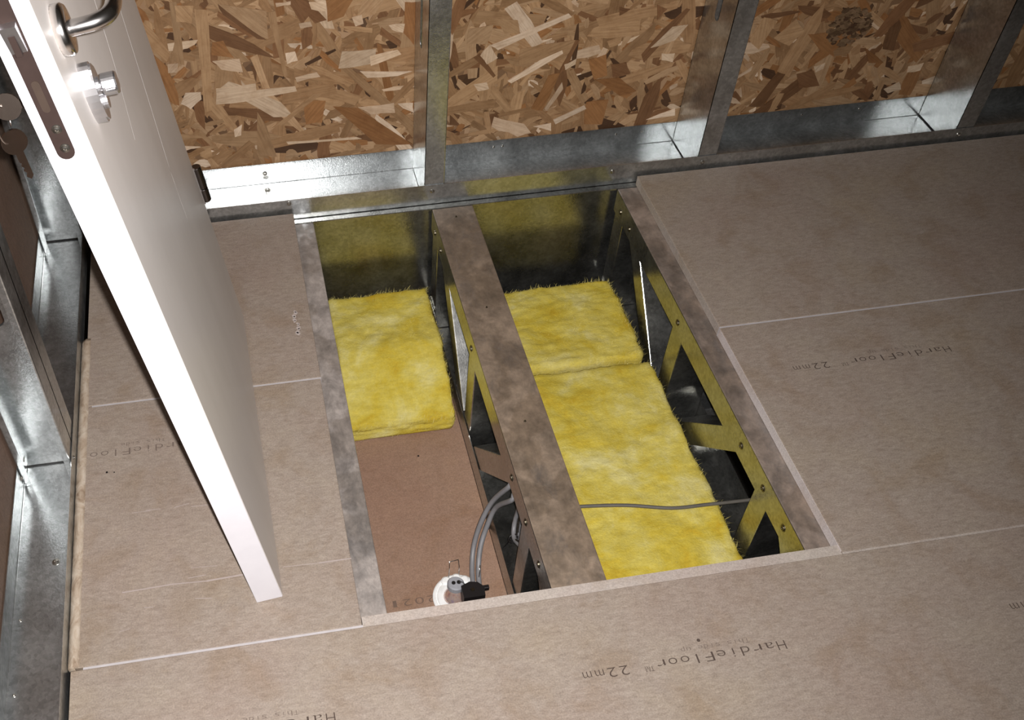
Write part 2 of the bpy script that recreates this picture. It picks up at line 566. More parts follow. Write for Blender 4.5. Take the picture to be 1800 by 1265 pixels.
# small scars and holes in the boards
def speck(parent, x, y, r, mat):
    bm = bmesh.new(); lathe(bm, (x, y, -0.0004), (0, 0, 1), [(r, 0), (r * .8, 0.0009)], 8)
    finish('nail_hole', bm, mat, parent)
for x, y, r in ((-0.672, -0.628, .0022), (-0.66, -0.63, .0014)): speck(b_left_mid, x, y, r, BLACKP)
speck(b_near, 0.172, -1.079, .003, INK)
def smear(parent, pts, mat, w):
    bm = bmesh.new()
    P = [Vector((x, y, 0.0004)) for x, y in pts]
    for i in range(len(P) - 1):
        d = (P[i + 1] - P[i]).normalized(); s = Vector((-d.y, d.x, 0)) * w * random.uniform(.4, 1)
        vs = [bm.verts.new(q) for q in (P[i] - s, P[i + 1] - s, P[i + 1] + s, P[i] + s)]
        bm.faces.new(vs)
    return finish('scratch', bm, mat, parent)
SCR = plain('pale_scratch', (0.36, 0.30, 0.275), 0.7)
PLASTER = plain('pale_plaster_smear', (0.44, 0.38, 0.35), 0.8)
for k in range(6):
    x = -0.328 + random.uniform(-.006, .008); y = -0.30 - k * 0.011
    smear(b_left_back, [(x, y), (x + .005, y - .004), (x + .001, y - .009)], PLASTER, 0.0042)
smear(b_left_mid, [(-0.646, -0.861), (-0.57, -0.859), (-0.52, -0.862), (-0.464, -0.860)], SCR, 0.0014)
smear(b_left_mid, [(-0.405, -0.857), (-0.35, -0.859), (-0.300, -0.859)], SCR, 0.0012)
for k in range(9):
    x = random.uniform(-.66, -.50); y = random.uniform(-.95, -.55)
    smear(b_left_mid, [(x, y), (x + random.uniform(.01, .04), y + random.uniform(-.004, .006))], SCR, 0.0007)

# ---- cream filler along the left board edge
bm = bmesh.new()
n = 90
prev = None
for i in range(n + 1):
    y = -0.31 + (Y_NEAR + 0.004 + 0.31) * i / n
    j = noise.noise(Vector((y * 60, 3.1, 0)))
    j2 = noise.noise(Vector((y * 95, 8.1, 0)))
    xr = X_LEFT + 0.006 + 0.0012 * j
    xl = X_LEFT - 0.0098
    row = [bm.verts.new(Vector(c)) for c in ((xl, y, -0.012), (xl, y, -0.003 + .002 * j2), ((xl + xr) / 2, y, 0.0016 + .0006 * j), (xr, y, 0.0007), (xr, y, -0.012))]
    if prev:
        for a in range(4): bm.faces.new((prev[a], prev[a + 1], row[a + 1], row[a]))
    else: bm.faces.new(row[::-1])
    prev = row
bm.faces.new(prev)
tag(finish('trim_1', bm, CREAM, None, True, (X_LEFT, -0.64, 0)), kind='structure')

# ---- back wall: strand board, studs, bottom track
YB = 0.137
wall_back = tag(empty('wall_back', (0.7, 0.07, JZ)), kind='structure')
bm = bmesh.new(); box(bm, -0.82, X_FAR, YB, YB + 0.012, JZ, 2.3)
osb = finish('strand_board', bm, OSBBASE, wall_back)

PAL = dict(p=[(0.54, 0.40, 0.27), (0.50, 0.36, 0.24), (0.60, 0.46, 0.33)], t=[(0.355, 0.218, 0.112), (0.325, 0.195, 0.098), (0.39, 0.248, 0.135)],
           b=[(0.19, 0.092, 0.040), (0.15, 0.073, 0.032)], o=[(0.27, 0.128, 0.048), (0.25, 0.115, 0.042)],
           d=[(0.07, 0.034, 0.016)], m=[(0.26, 0.148, 0.070), (0.285, 0.165, 0.080)])
def strand_poly(bm, lay_uv, lay_c, pts, y, col, ang):
    ca, sa = math.cos(ang), math.sin(ang)
    f0 = [bm.verts.new((p[0], y, p[1])) for p in pts]
    f1 = [bm.verts.new((p[0], YB + 0.001, p[1])) for p in pts]
    fs = [bm.faces.new(f0)]
    n = len(pts)
    for i in range(n):
        fs.append(bm.faces.new((f0[i], f0[(i + 1) % n], f1[(i + 1) % n], f1[i])))
    ox, oy = random.random() * 9, random.random() * 9
    for f in fs:
        for l in f.loops:
            x, z = l.vert.co.x, l.vert.co.z
            l[lay_uv].uv = (x * ca + z * sa + ox, -x * sa + z * ca + oy)
            l[lay_c] = (*col, 1.0)
def strand_bm():
    bm = bmesh.new()
    return bm, bm.loops.layers.uv.new('grain'), bm.loops.layers.float_color.new('col')
def rnd_strand(big):
    x = random.uniform(-0.80, X_FAR - .05); z = random.uniform(0.02, 0.62)
    L = random.uniform(0.07, 0.17) if big else random.choice((random.uniform(0.018, 0.05), random.uniform(0.04, 0.10)))
    W = random.uniform(0.016, 0.036) if big else random.uniform(0.007, 0.022)
    a = random.gauss(0, 0.55) + random.choice((0, 0, math.pi / 2, 0.9, -0.9))
    ca, sa = math.cos(a), math.sin(a)
    top, bot = [], []
    k = random.randint(2, 4)
    for i in range(k + 1):
        t = -L / 2 + L * i / k
        w = W / 2 * (1 if 0 < i < k else random.uniform(.2, 1))
        top.append((t + random.uniform(-.1, .1) * W, w + random.uniform(-.12, .12) * W))
        bot.append((t + random.uniform(-.5, .5) * W * (1 if i in (0, k) else .2), -w + random.uniform(-.12, .12) * W))
    pts = top + bot[::-1]
    return [(x + p[0] * ca - p[1] * sa, max(0.0, z + p[0] * sa + p[1] * ca)) for p in pts], a
def jcol(key):
    c = random.choice(PAL[key]); s = random.uniform(.85, 1.15)
    return tuple(v * s for v in c)
def one_strand(pts, y, col, ang):
    bm, lu, lc = strand_bm()
    strand_poly(bm, lu, lc, pts, y, col, ang)
    return finish('wood_strand', bm, STRAND, osb)
bm, lu, lc = strand_bm()
for i in range(6500):
    pts, a = rnd_strand(random.random() < .12)
    key = random.choices('tmbodp', (42, 34, 8, 8, 4, 4))[0]
    strand_poly(bm, lu, lc, pts, YB - random.uniform(0.0002, 0.0014), jcol(key), a)
rest = finish('small_wood_strands', bm, STRAND, osb)
rest['kind'] = 'stuff'
for i in range(190):
    pts, a = rnd_strand(True)
    key = random.choices('tmbop', (40, 26, 12, 14, 8))[0]
    one_strand(pts, YB - random.uniform(0.0014, 0.0020), jcol(key), a)
STRANDS = [
    ('o', [(-0.4181, 0.3192), (-0.3971, 0.3209), (-0.3806, 0.2828), (-0.4232, 0.293)]),
    ('o', [(-0.1909, 0.1524), (-0.1383, 0.1423), (-0.0225, 0.0395), (-0.1015, 0.049)]),
    ('o', [(-0.2496, 0.1717), (-0.2052, 0.1668), (-0.2153, 0.1162), (-0.2494, 0.1157)]),
    ('o', [(-0.1944, 0.3849), (-0.1426, 0.3802), (-0.1611, 0.3488), (-0.1931, 0.3406)]),
    ('o', [(-0.041, 0.3673), (-0.0198, 0.3653), (-0.022, 0.2741), (-0.0441, 0.3036)]),
    ('t', [(-0.4425, 0.3897), (-0.4179, 0.3856), (-0.4372, 0.1715), (-0.4542, 0.1671)]),
    ('t', [(-0.398, 0.3963), (-0.3087, 0.3737), (-0.3105, 0.3162), (-0.3308, 0.3238)]),
    ('t', [(-0.3091, 0.37), (-0.2917, 0.3721), (-0.2783, 0.2326), (-0.2858, 0.2293)]),
    ('t', [(-0.4865, 0.408), (-0.4734, 0.4068), (-0.4778, 0.2772), (-0.4926, 0.2826)]),
    ('t', [(-0.1966, 0.268), (-0.1786, 0.2662), (-0.0193, 0.0937), (-0.0229, 0.0671)]),
    ('t', [(-0.3212, 0.1153), (-0.2302, 0.1864), (-0.2117, 0.1843), (-0.2944, 0.1209)]),
    ('t', [(-0.3471, 0.1571), (-0.3319, 0.1209), (-0.316, 0.0428), (-0.3574, 0.0524)]),
    ('t', [(-0.3492, 0.2796), (-0.3345, 0.2859), (-0.3167, 0.2082), (-0.3311, 0.2097)]),
    ('t', [(-0.2407, 0.2527), (-0.2086, 0.2454), (-0.1479, 0.2024), (-0.1556, 0.1949)]),
    ('t', [(-0.4777, 0.4001), (-0.4432, 0.3969), (-0.4516, 0.3615), (-0.4794, 0.3678)]),
    ('b', [(-0.398, 0.3963), (-0.3555, 0.3524), (-0.3142, 0.3146), (-0.3313, 0.3182), (-0.3906, 0.374)]),
    ('b', [(-0.2526, 0.3902), (-0.2287, 0.388), (-0.1947, 0.3445), (-0.2177, 0.3393)]),
    ('b', [(-0.0873, 0.3192), (-0.0476, 0.2845), (-0.0512, 0.2731), (-0.091, 0.3043)]),
    ('b', [(-0.4737, 0.1964), (-0.4524, 0.1941), (-0.4578, 0.1268), (-0.4724, 0.1543)]),
    ('b', [(-0.4146, 0.1774), (-0.3758, 0.1646), (-0.3918, 0.1537), (-0.4063, 0.1553)]),
    ('p', [(-0.4238, 0.2197), (-0.3443, 0.2226), (-0.344, 0.207), (-0.2656, 0.2076), (-0.2627, 0.1961), (-0.3738, 0.1833), (-0.4284, 0.1839)]),
    ('p', [(-0.249, 0.3422), (-0.2262, 0.3445), (-0.2233, 0.3342), (-0.2463, 0.3315)]),
    ('p', [(-0.2904, 0.3882), (-0.2612, 0.3892), (-0.2617, 0.382), (-0.2894, 0.3798)]),
    ('p', [(-0.2799, 0.2823), (-0.2601, 0.2843), (-0.2562, 0.2642), (-0.2781, 0.2586)]),
    ('p', [(-0.2642, 0.2271), (-0.2201, 0.2346), (-0.2134, 0.2237), (-0.2613, 0.2166)]),
    ('p', [(-0.1674, 0.2749), (-0.0986, 0.2739), (-0.1027, 0.2425), (-0.1761, 0.238)]),
    ('p', [(-0.1116, 0.2594), (-0.0549, 0.2676), (-0.0475, 0.2569), (-0.1101, 0.2373)]),
    ('p', [(-0.1324, 0.2274), (-0.0249, 0.2162), (-0.0547, 0.209), (-0.118, 0.2116)]),
    ('p', [(-0.1383, 0.1444), (-0.0622, 0.1467), (-0.0603, 0.1226), (-0.1121, 0.1241)]),
    ('p', [(-0.073, 0.3217), (-0.0407, 0.3224), (-0.0441, 0.3036), (-0.0658, 0.3114)]),
    ('p', [(-0.4232, 0.2794), (-0.3704, 0.2798), (-0.3666, 0.2499), (-0.408, 0.2602)]),
    ('p', [(-0.51, 0.2825), (-0.4892, 0.2823), (-0.4939, 0.2632), (-0.5114, 0.2631)]),
    ('p', [(-0.4851, 0.2162), (-0.4549, 0.2149), (-0.4554, 0.1986), (-0.4799, 0.1784), (-0.4976, 0.1929)]),
    ('p', [(-0.2939, 0.0788), (-0.144, 0.0723), (-0.1325, 0.0664), (-0.2906, 0.0716)]),
    ('p', [(-0.3993, 0.12), (-0.3813, 0.131), (-0.386, 0.1053), (-0.3995, 0.1024)]),
    ('p', [(-0.1454, 0.3455), (-0.1259, 0.3492), (-0.1228, 0.3302), (-0.1389, 0.3261)]),
    ('p', [(-0.2272, 0.3843), (-0.1944, 0.3849), (-0.1955, 0.3631), (-0.2229, 0.3693)]),
    ('p', [(-0.0545, 0.1437), (-0.022, 0.1422), (-0.0197, 0.118), (-0.043, 0.1316)]),
    ('o', [(0.3503, 0.2035), (0.3873, 0.2125), (0.3977, 0.1622), (0.3695, 0.1547)]),
    ('o', [(0.372, 0.1544), (0.4259, 0.154), (0.4695, 0.1172), (0.4333, 0.1102)]),
    ('o', [(0.36, 0.1019), (0.4098, 0.1019), (0.4042, 0.041), (0.363, 0.0458)]),
    ('o', [(0.2675, 0.1759), (0.2912, 0.1787), (0.2625, 0.0908), (0.237, 0.0991)]),
    ('t', [(0.199, 0.2439), (0.315, 0.2522), (0.297, 0.2089), (0.2, 0.2087)]),
    ('t', [(0.1379, 0.3175), (0.1885, 0.308), (0.1958, 0.2786), (0.1634, 0.2817)]),
    ('t', [(0.0895, 0.2985), (0.139, 0.3032), (0.1283, 0.2609), (0.0868, 0.265)]),
    ('b', [(0.4008, 0.188), (0.4345, 0.1897), (0.4491, 0.1621), (0.411, 0.1556)]),
    ('b', [(0.1023, 0.2338), (0.1157, 0.2424), (0.1521, 0.1881), (0.1477, 0.1834)]),
    ('b', [(0.2912, 0.1787), (0.315, 0.2522), (0.3245, 0.2513), (0.3045, 0.1876)]),
    ('b', [(0.3985, 0.3168), (0.4229, 0.3098), (0.4018, 0.2974)]),
    ('b', [(0.4781, 0.3142), (0.5015, 0.3025), (0.4848, 0.2799)]),
    ('p', [(0.1354, 0.2577), (0.2931, 0.3124), (0.301, 0.3045), (0.1524, 0.2461)]),
    ('p', [(0.116, 0.2374), (0.1352, 0.2602), (0.1538, 0.2286), (0.1314, 0.2158)]),
    ('p', [(0.1795, 0.1722), (0.2442, 0.2143), (0.2893, 0.2324), (0.2927, 0.2245), (0.1871, 0.1662)]),
    ('p', [(0.2983, 0.1986), (0.3232, 0.2088), (0.3226, 0.1961), (0.3024, 0.1853)]),
    ('p', [(0.2669, 0.0958), (0.2987, 0.1569), (0.3032, 0.1405), (0.2725, 0.0897)]),
    ('p', [(0.2466, 0.0535), (0.2861, 0.0574), (0.2885, 0.0373)]),
    ('p', [(0.2902, 0.0654), (0.3562, 0.0941), (0.3624, 0.0851), (0.2966, 0.0534)]),
    ('p', [(0.5098, 0.2026), (0.5397, 0.1996), (0.5392, 0.179), (0.513, 0.1868)]),
    ('p', [(0.4825, 0.2181), (0.5218, 0.2617), (0.5549, 0.2635), (0.5331, 0.2308)]),
    ('p', [(0.1059, 0.1723), (0.1342, 0.1745), (0.1401, 0.1581), (0.1164, 0.1554)]),
    ('p', [(0.5064, 0.0407), (0.5688, 0.062), (0.5724, 0.0446)]),
    ('o', [(0.8332, 0.2145), (0.8762, 0.2147), (0.9143, 0.1527), (0.8718, 0.1751)]),
    ('o', [(0.9792, 0.1689), (1.0395, 0.1261), (1.0022, 0.1299)]),
    ('t', [(0.7012, 0.2142), (0.7212, 0.2639), (0.7538, 0.2523), (0.7292, 0.1894)]),
    ('t', [(0.7567, 0.2132), (0.7958, 0.2526), (0.8216, 0.2243), (0.7973, 0.1915)]),
    ('b', [(0.8367, 0.1191), (0.8749, 0.1245), (0.9014, 0.084), (0.8518, 0.0845)]),
    ('b', [(0.7459, 0.0478), (0.7898, 0.1287), (0.8094, 0.122), (0.7784, 0.0442)]),
    ('p', [(0.8718, 0.1341), (0.8962, 0.1408), (0.8963, 0.1269), (0.881, 0.1192)]),
    ('p', [(1.1045, 0.11), (1.1385, 0.1159), (1.137, 0.0972), (1.1056, 0.0957)]),
    ('p', [(1.0656, 0.0566), (1.0963, 0.0727), (1.109, 0.0519), (1.0791, 0.0454)]),
]

for i, (key, pts) in enumerate(STRANDS):
    # wobble the outline a little so that the strands end raggedly
    q = []
    for j in range(len(pts)):
        a, b = Vector(pts[j]), Vector(pts[(j + 1) % len(pts)])
        q.append((a.x, a.y))
        if (b - a).length > 0.02:
            m = a.lerp(b, random.uniform(.35, .65)); nrm = Vector((-(b - a).y, (b - a).x)).normalized()
            m += nrm * random.uniform(-.0018, .0018); q.append((m.x, m.y))
    L = max(((Vector(a) - Vector(b)) for a in pts for b in pts), key=lambda v: v.length)
    one_strand(q, YB - 0.0021 - i * 0.000012, jcol(key), math.atan2(L.y, L.x))
# dark rough knot in the third bay
bm, lu, lc = strand_bm()
for k in range(190):
    a = random.uniform(0, 6.28); r = random.random() ** .5
    cx, cz = 0.925 + .048 * r * math.cos(a), 0.225 + .043 * r * math.sin(a)
    s = random.uniform(.003, .010); an = random.uniform(0, 3)
    pts = [(cx + s * math.cos(an + t) * random.uniform(.6, 1.3), cz + s * .6 * math.sin(an + t)) for t in (0, 1.3, 2.4, 3.6, 5)]
    strand_poly(bm, lu, lc, pts, YB - random.uniform(.0028, .0042), random.choice(((0.09, 0.052, 0.026), (0.13, 0.08, 0.042), (0.17, 0.108, 0.058), (0.07, 0.036, 0.018), (0.2, 0.125, 0.07))), an)
kn = finish('knot', bm, STRAND, osb); kn['label'] = 'dark rough round knot'; kn['kind'] = 'stuff'

# bottom track of the back wall: upright back leg, flat web, front leg
T = 0.0012
bm = bmesh.new()
sheet(bm, [(0.0, 0.028), (0.0, JZ), (YB - .0045, JZ), (YB - .0045, 0.030)], T, (-0.722, 0, 0), (0, 1, 0), (0, 0, 1), (X_FAR + .722, 0, 0))
finish('bottom_track', bm, STEEL, wall_back)
def screw(name, parent, p, axis, r, mat=SCREW, local=False):
    bm = bmesh.new()
    lathe(bm, p, axis, [(r * 1.35, -0.001), (r * 1.35, 0.0006), (r, 0.0008), (r * .92, 0.0022), (r * .45, 0.0026), (r * .3, 0.0016), (r * .05, 0.0016)], 14)
    return finish(name, bm, mat, parent, False, None, local)
screw('screw', wall_back, (-0.346, YB - .0046, 0.006), (0, -1, 0), .0055)
screw('screw', wall_back, (-0.345, 0.108, JZ + T), (0, 0, 1), .0055)
for x in (-0.306, -0.004, 0.39, 0.592, 1.19): screw('screw', wall_back, (x, -0.0002, 0.012 if x > -.2 else 0.020), (0, -1, 0), .0036)
for x in (0.16, 0.18, 0.44, 0.50, 0.88, 1.02): screw('screw', wall_back, (x, YB - .0046, 0.013), (0, -1, 0), .0026)
# studs: C section, web on the left, open to the right
S1, FW = -0.0209, 0.0429
def c_stud(x, slots):
    bm = bmesh.new()
    y0, y1, z0, z1 = 0.0016, YB - 0.006, JZ + 0.0045, 2.3
    plate_slot(bm, y1 - y0, z1 - z0, slots, T, (x, y0, z0), (0, 1, 0), (0, 0, 1), (1, 0, 0))
    sheet(bm, [(x, y0), (x + FW, y0), (x + FW, y0 + .012)], T, (0, 0, z0), (1, 0, 0), (0, 1, 0), (0, 0, z1 - z0))
    sheet(bm, [(x + FW, y1 - .012), (x + FW, y1), (x, y1)], T, (0, 0, z0), (1, 0, 0), (0, 1, 0), (0, 0, z1 - z0))
    return finish('wall_stud', bm, STEEL, wall_back)
for k in range(4):
    c_stud(S1 + 0.6 * k, [(0.068, 0.375, 0.020, 0.105), (0.068, 1.2, 0.02, 0.105)])

# ---- left wall
XF, XB = -0.7230, -0.8115
wall_left = tag(empty('wall_left', (-0.77, -0.9, JZ)), kind='structure')
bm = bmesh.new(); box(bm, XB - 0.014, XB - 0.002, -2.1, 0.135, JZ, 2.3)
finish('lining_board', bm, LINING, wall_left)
bm = bmesh.new()
sheet(bm, [(XB, 0.024), (XB, JZ), (XF, JZ), (XF, 0.028)], T, (0, -2.1, 0), (1, 0, 0), (0, 0, 1), (0, 2.23, 0))
finish('bottom_track', bm, STEEL, wall_left)
def side_stud(yw, toward, slots):
    """C section with its web in the plane y = yw; flanges run towards the camera (-1) or away (+1)"""
    bm = bmesh.new()
    x0, x1, z0, z1 = XB + 0.002, XF - 0.002, JZ + 0.0050, 2.3
    plate_slot(bm, x1 - x0, z1 - z0, slots, T, (x0, yw, z0), (1, 0, 0), (0, 0, 1), (0, toward, 0))
    s = toward
    sheet(bm, [(x0, yw), (x0, yw + s * .040), (x0 + .011, yw + s * .040)], -T * s, (0, 0, z0), (1, 0, 0), (0, 1, 0), (0, 0, z1 - z0))
    sheet(bm, [(x1, yw), (x1, yw + s * .040), (x1 - .011, yw + s * .040)], T * s, (0, 0, z0), (1, 0, 0), (0, 1, 0), (0, 0, z1 - z0))
    return finish('wall_stud', bm, STEEL, wall_left)
SL = [(0.040, 0.372, 0.030, 0.110)]
side_stud(0.012, -1, [])
side_stud(-0.576, -1, SL)
side_stud(-0.5735, 1, SL)
side_stud(-1.18, -1, SL)
for y, z in ((-0.58, 0.0), (-0.60, 0.012), (-0.617, 0.0)):
    screw('screw', wall_left, (XB + T + .0004, y, z), (1, 0, 0), .0030)
screw('screw', wall_left, (-0.752, -0.775, JZ + T), (0, 0, 1), .0045)
for y in (-0.87, -0.99): screw('screw', wall_left, (XB + 0.012, y, JZ + T), (0, 0, 1), .0018)
screw('screw', wall_left, (XF + .0002, -0.60, 0.015), (1, 0, 0), .0026)

# ---- floor of the room below, added near-black to keep world light out
bm = bmesh.new(); box(bm, -4, 5, -4, 4, -2.82, -2.75)
lowfloor = tag(finish('floor_lower', bm, DARKF, None, False, (0.5, 0, -2.75)), kind='structure')

# ---- ceiling sheet of the room below, seen in the left bay
CZ = -0.325
bm = bmesh.new(); box(bm, -0.300, -0.0075, -1.75, -0.001, CZ - 0.0058, CZ, 0.0006)
ceil = tag(finish('ceiling', bm, CEILB, None, False, (-0.15, -0.9, CZ)), kind='structure')
printed('2021', -0.135, -0.7555, 0.092, 0.014, CZ + .0004, INKC, ceil)
bm = bmesh.new(); lathe(bm, (-0.109, -0.430, CZ - .0002), (0, 0, 1), [(.0024, 0), (.0018, .0007)], 10)
finish('nail_hole', bm, BLACKP, ceil)

# ================================================================== THINGS
# ---- floor joists: steel lattice girders
JW, JB, Y0, Y1 = 0.088, -0.327, -0.0185, -1.75
def make_joist(x0):
    root = empty('floor_joist', (x0, -0.9, JZ))
    bm = bmesh.new()
    sheet(bm, [(x0, JZ - 0.055), (x0, JZ), (x0 + JW, JZ), (x0 + JW, JZ - 0.055)], -T, (0, Y1, 0), (1, 0, 0), (0, 0, 1), (0, Y0 - Y1, 0))
    tc = finish('top_chord', bm, STEEL_D, root)
    tc.data.materials.append(DUSTY)
    for p in tc.data.polygons:
        if p.normal.z > .5 and p.center.z > -0.0005: p.material_index = 1
    bm = bmesh.new()
    sheet(bm, [(x0, -0.272), (x0, JB), (x0 + JW, JB), (x0 + JW, -0.272)], T, (0, Y1, 0), (1, 0, 0), (0, 0, 1), (0, Y0 - Y1, 0))
    finish('bottom_chord', bm, STEEL_D, root)
    def strut(pa, pb, s):
        """C-section strut from pa to pb (y, z); s = unit (y, z) of the web side"""
        bm = bmesh.new()
        h = 0.0225
        o = (0, pa[0], pa[1]); e2 = (0, s[0], s[1]); e3 = (0, pb[0] - pa[0], pb[1] - pa[1])
        a, b = x0 + .0024, x0 + JW - .0024
        sheet(bm, [(b, -h), (b, h), (a, h), (a, -h)], T, o, (1, 0, 0), e2, e3)
        finish('strut', bm, STEEL_D, root)
    zt, zb = JZ - .004, JB + .004
    for y in (-0.0475, -0.408, -0.809, -1.17, -1.53):
        strut((y, zt), (y, zb), (-1, 0))
    q = math.sqrt(.5)
    for ya in (-0.101, -0.862):
        strut((ya - .018, zt - .020), (ya - .256, zt - .258), (-q, q))
    for ya in (-0.724, -1.485):
        strut((ya + .018, zt - .020), (ya + .240, zt - .258), (q, q))
    for y, z in ((-0.055, -0.055), (-0.113, -0.055), (-0.403, -0.053), (-0.714, -0.051), (-0.806, -0.051), (-0.887, -0.051)):
        screw('screw', root, (x0 + .0002, y, z), (-1, 0, 0), .0052, DARKSCREW)
    for y in (-0.05, -0.33, -0.62):
        screw('rivet', root, (x0 + .045, y, JZ), (0, 0, 1), .0016, DARKSCREW)
    return root
def copy_tree(o, parent=None):
    c = o.copy(); COL.objects.link(c); c.parent = parent
    for ch in [k for k in o.children]: copy_tree(ch, c)
    return c
j_mid = make_joist(-0.0071)
GJ = 'lattice floor joists under the boards'
tag(j_mid, 'dusty galvanised lattice joist down the middle of the floor opening', 'joist', GJ)
j_left = copy_tree(j_mid); j_left.location.x += -0.3405
tag(j_left, 'galvanised joist flange half covered by the boards beside the door', 'joist', GJ)
for ch in j_left.children:
    if ch.name.startswith('top_chord'):
        ch.data = ch.data.copy(); ch.data.materials[1] = DUSTY2
j_right = copy_tree(j_mid); j_right.location.x += 0.4082
for ch in j_right.children:
    if ch.name.startswith('top_chord'):
        ch.data = ch.data.copy(); ch.data.materials[1] = DUSTY3
tag(j_right, 'galvanised lattice joist with yellow reflections along the right side of the opening', 'joist', GJ)

# ---- rim joist across the ends
bm = bmesh.new()
sheet(bm, [(-0.0155, JZ - 0.004), (-0.0155, JZ), (0.0006, JZ), (0.0006, -0.330), (-0.012, -0.330)], -T, (-0.722, 0, 0), (0, 1, 0), (0, 0, 1), (X_FAR + .722, 0, 0))
rim = finish('rim_joist', bm, STEEL_D, None, False, (0.1, 0, -0.33))
tag(rim, 'galvanised rim joist across the back of the opening, mirroring yellow wool', 'rim joist')

# ---- ceiling battens below the joists
for y, lab in ((-0.378, 'bright galvanised ceiling batten seen low through the right joist beside the sloping strut'),
               (-0.782, 'galvanised ceiling batten just showing at the near right corner of the opening')):
    bm = bmesh.new()
    prof = [(-0.050, -0.028), (-0.034, -0.028), (-0.026, -0.0005), (0.026, -0.0005), (0.034, -0.028), (0.050, -0.028)]
    zb = JB - 0.0058
    sheet(bm, prof, -T, (-0.60, y, zb), (0, 1, 0), (0, 0, 1), (2.9, 0, 0))
    tag(finish('ceiling_batten', bm, STEEL, None, False, (0.8, y, zb - .028)), lab, 'batten', 'galvanised ceiling battens')

# ---- glass-wool batts
def wool_batt(x0, x1, y0, y1, z0, z1, seed, label, nx=36, ny=60, nz=14, slope=0.0):
    loc = ((x0 + x1) / 2, (y0 + y1) / 2, z0)
    root = empty('insulation_batt', loc)
    hx, hy, hz = (x1 - x0) / 2, (y1 - y0) / 2, (z1 - z0) / 2
    c = Vector(((x0 + x1) / 2, (y0 + y1) / 2, (z0 + z1) / 2))
    bm = bmesh.new()
    def grid(f, na, nb):
        vs = [[bm.verts.new(f(-1 + 2 * i / na, -1 + 2 * j / nb)) for j in range(nb + 1)] for i in range(na + 1)]
        for i in range(na):
            for j in range(nb):
                bm.faces.new((vs[i][j], vs[i + 1][j], vs[i + 1][j + 1], vs[i][j + 1]))
    for s in (-1, 1):
        grid(lambda a, b: Vector((a * hx, b * hy, s * hz)), nx, ny)
        grid(lambda a, b: Vector((a * hx, s * hy, b * hz)), nx, nz)
        grid(lambda a, b: Vector((s * hx, a * hy, b * hz)), ny, nz)
    bmesh.ops.remove_doubles(bm, verts=bm.verts[:], dist=1e-5)
    r = 0.010
    sd = Vector((seed * 3.7, seed * 1.3, seed))
    surf = []
    for v in bm.verts:
        p = v.co.copy()
        qd = Vector((max(-hx + r, min(hx - r, p.x)), max(-hy + r, min(hy - r, p.y)), max(-hz + r, min(hz - r, p.z))))
        d = p - qd
        nrm = d.normalized()
        p = qd + nrm * r
        w = p + c + sd
        disp = 0.0045 * noise.noise(w * 14) + 0.0030 * noise.noise(w * 45) + 0.0022 * noise.noise(w * 130)
        if p.z < -hz + .02: disp *= .2
        v.co = p + nrm * disp + c
        if slope and p.z > -hz * .9:
            t = max(0.0, 1 - (p.y + hy) / 0.15)
            v.co.z -= slope * t ** 1.4 * (p.z + hz) / (2 * hz)
        if p.z > -hz * .5: surf.append((v.co.copy(), nrm, abs(d.x) > 0 and abs(d.z) > 0 or abs(d.y) > 0 and abs(d.z) > 0))
    finish('wool_body', bm, WOOL, root, True)
    fb = bmesh.new()
    rng = random.Random(seed)
    edge = [s for s in surf if s[2]]
    for k in range(2600):
        p, nrm, e = rng.choice(edge if (k % 2 and edge) else surf)
        d = (nrm * rng.uniform(.15, .7) + Vector((rng.uniform(-1, 1), rng.uniform(-.6, .6), rng.uniform(-.5, .5)))).normalized()
        L = rng.uniform(.004, .013) * (1.0 if e else .8)
        w = d.cross(Vector((0.3, 0.5, 0.8))).normalized() * rng.uniform(.00018, .00035)
        bend = Vector((rng.uniform(-1, 1), rng.uniform(-1, 1), rng.uniform(-1, .4))) * L * .3
        a = p - d * .002 + Vector((rng.uniform(-.003, .003), rng.uniform(-.003, .003), 0)); m = p + d * L * .5 + bend * .5; t = p + d * L + bend * 1.6
        v = [fb.verts.new(x) for x in (a - w, a + w, m + w, m - w, t)]
        fb.faces.new(v[:4]); fb.faces.new((v[3], v[2], v[4]))
    f = finish('loose_fibres', fb, FIBRE, root)
    f['kind'] = 'stuff'
    tag(root, label, 'insulation', 'yellow glass wool batts between the joists')
    return root
wool_batt(-0.246, -0.022, -0.372, -0.056, CZ + .0005, -0.205, 3, 'yellow glass wool batt in the left bay, ending at a brown sheet', slope=0.075)
wool_batt(0.089, 0.386, -0.3385, -0.098, CZ + .0005, -0.205, 5, 'short yellow glass wool batt at the back of the right bay')
wool_batt(0.089, 0.393, -1.55, -0.355, CZ + .0005, -0.203, 9, 'long yellow glass wool batt with a grey cable lying across it', ny=170)

# ---- cables
def cable(pts, r, mat, label, group=None, flat=1.0):
    bm = bmesh.new(); tube(bm, pts, r, 10, True, flat)
    o = finish('cable', bm, mat, None, True, pts[0])
    return tag(o, label, 'cable', group)
cable([(0.086, -0.690, -0.196), (0.150, -0.696, -0.1955), (0.222, -0.707, -0.1945), (0.301, -0.727, -0.194), (0.365, -0.729, -0.196), (0.43, -0.731, -0.197), (0.56, -0.735, -0.197)], .0034, GREYD,
      'thin dark grey cable lying across the right yellow wool')
GC = 'grey cables by the downlight'
cable([(0.06, -0.71, -0.125), (0.012, -0.683, -0.114), (0.0, -0.684, -0.121), (-0.02, -0.666, -0.184), (-0.04, -0.675, -0.234), (-0.055, -0.695, -0.276), (-0.065, -0.73, -0.296), (-0.072, -0.775, -0.298)], .0048, GREYC,
      'grey cable curving over the brown sheet to the downlight, upper of the pair', GC)
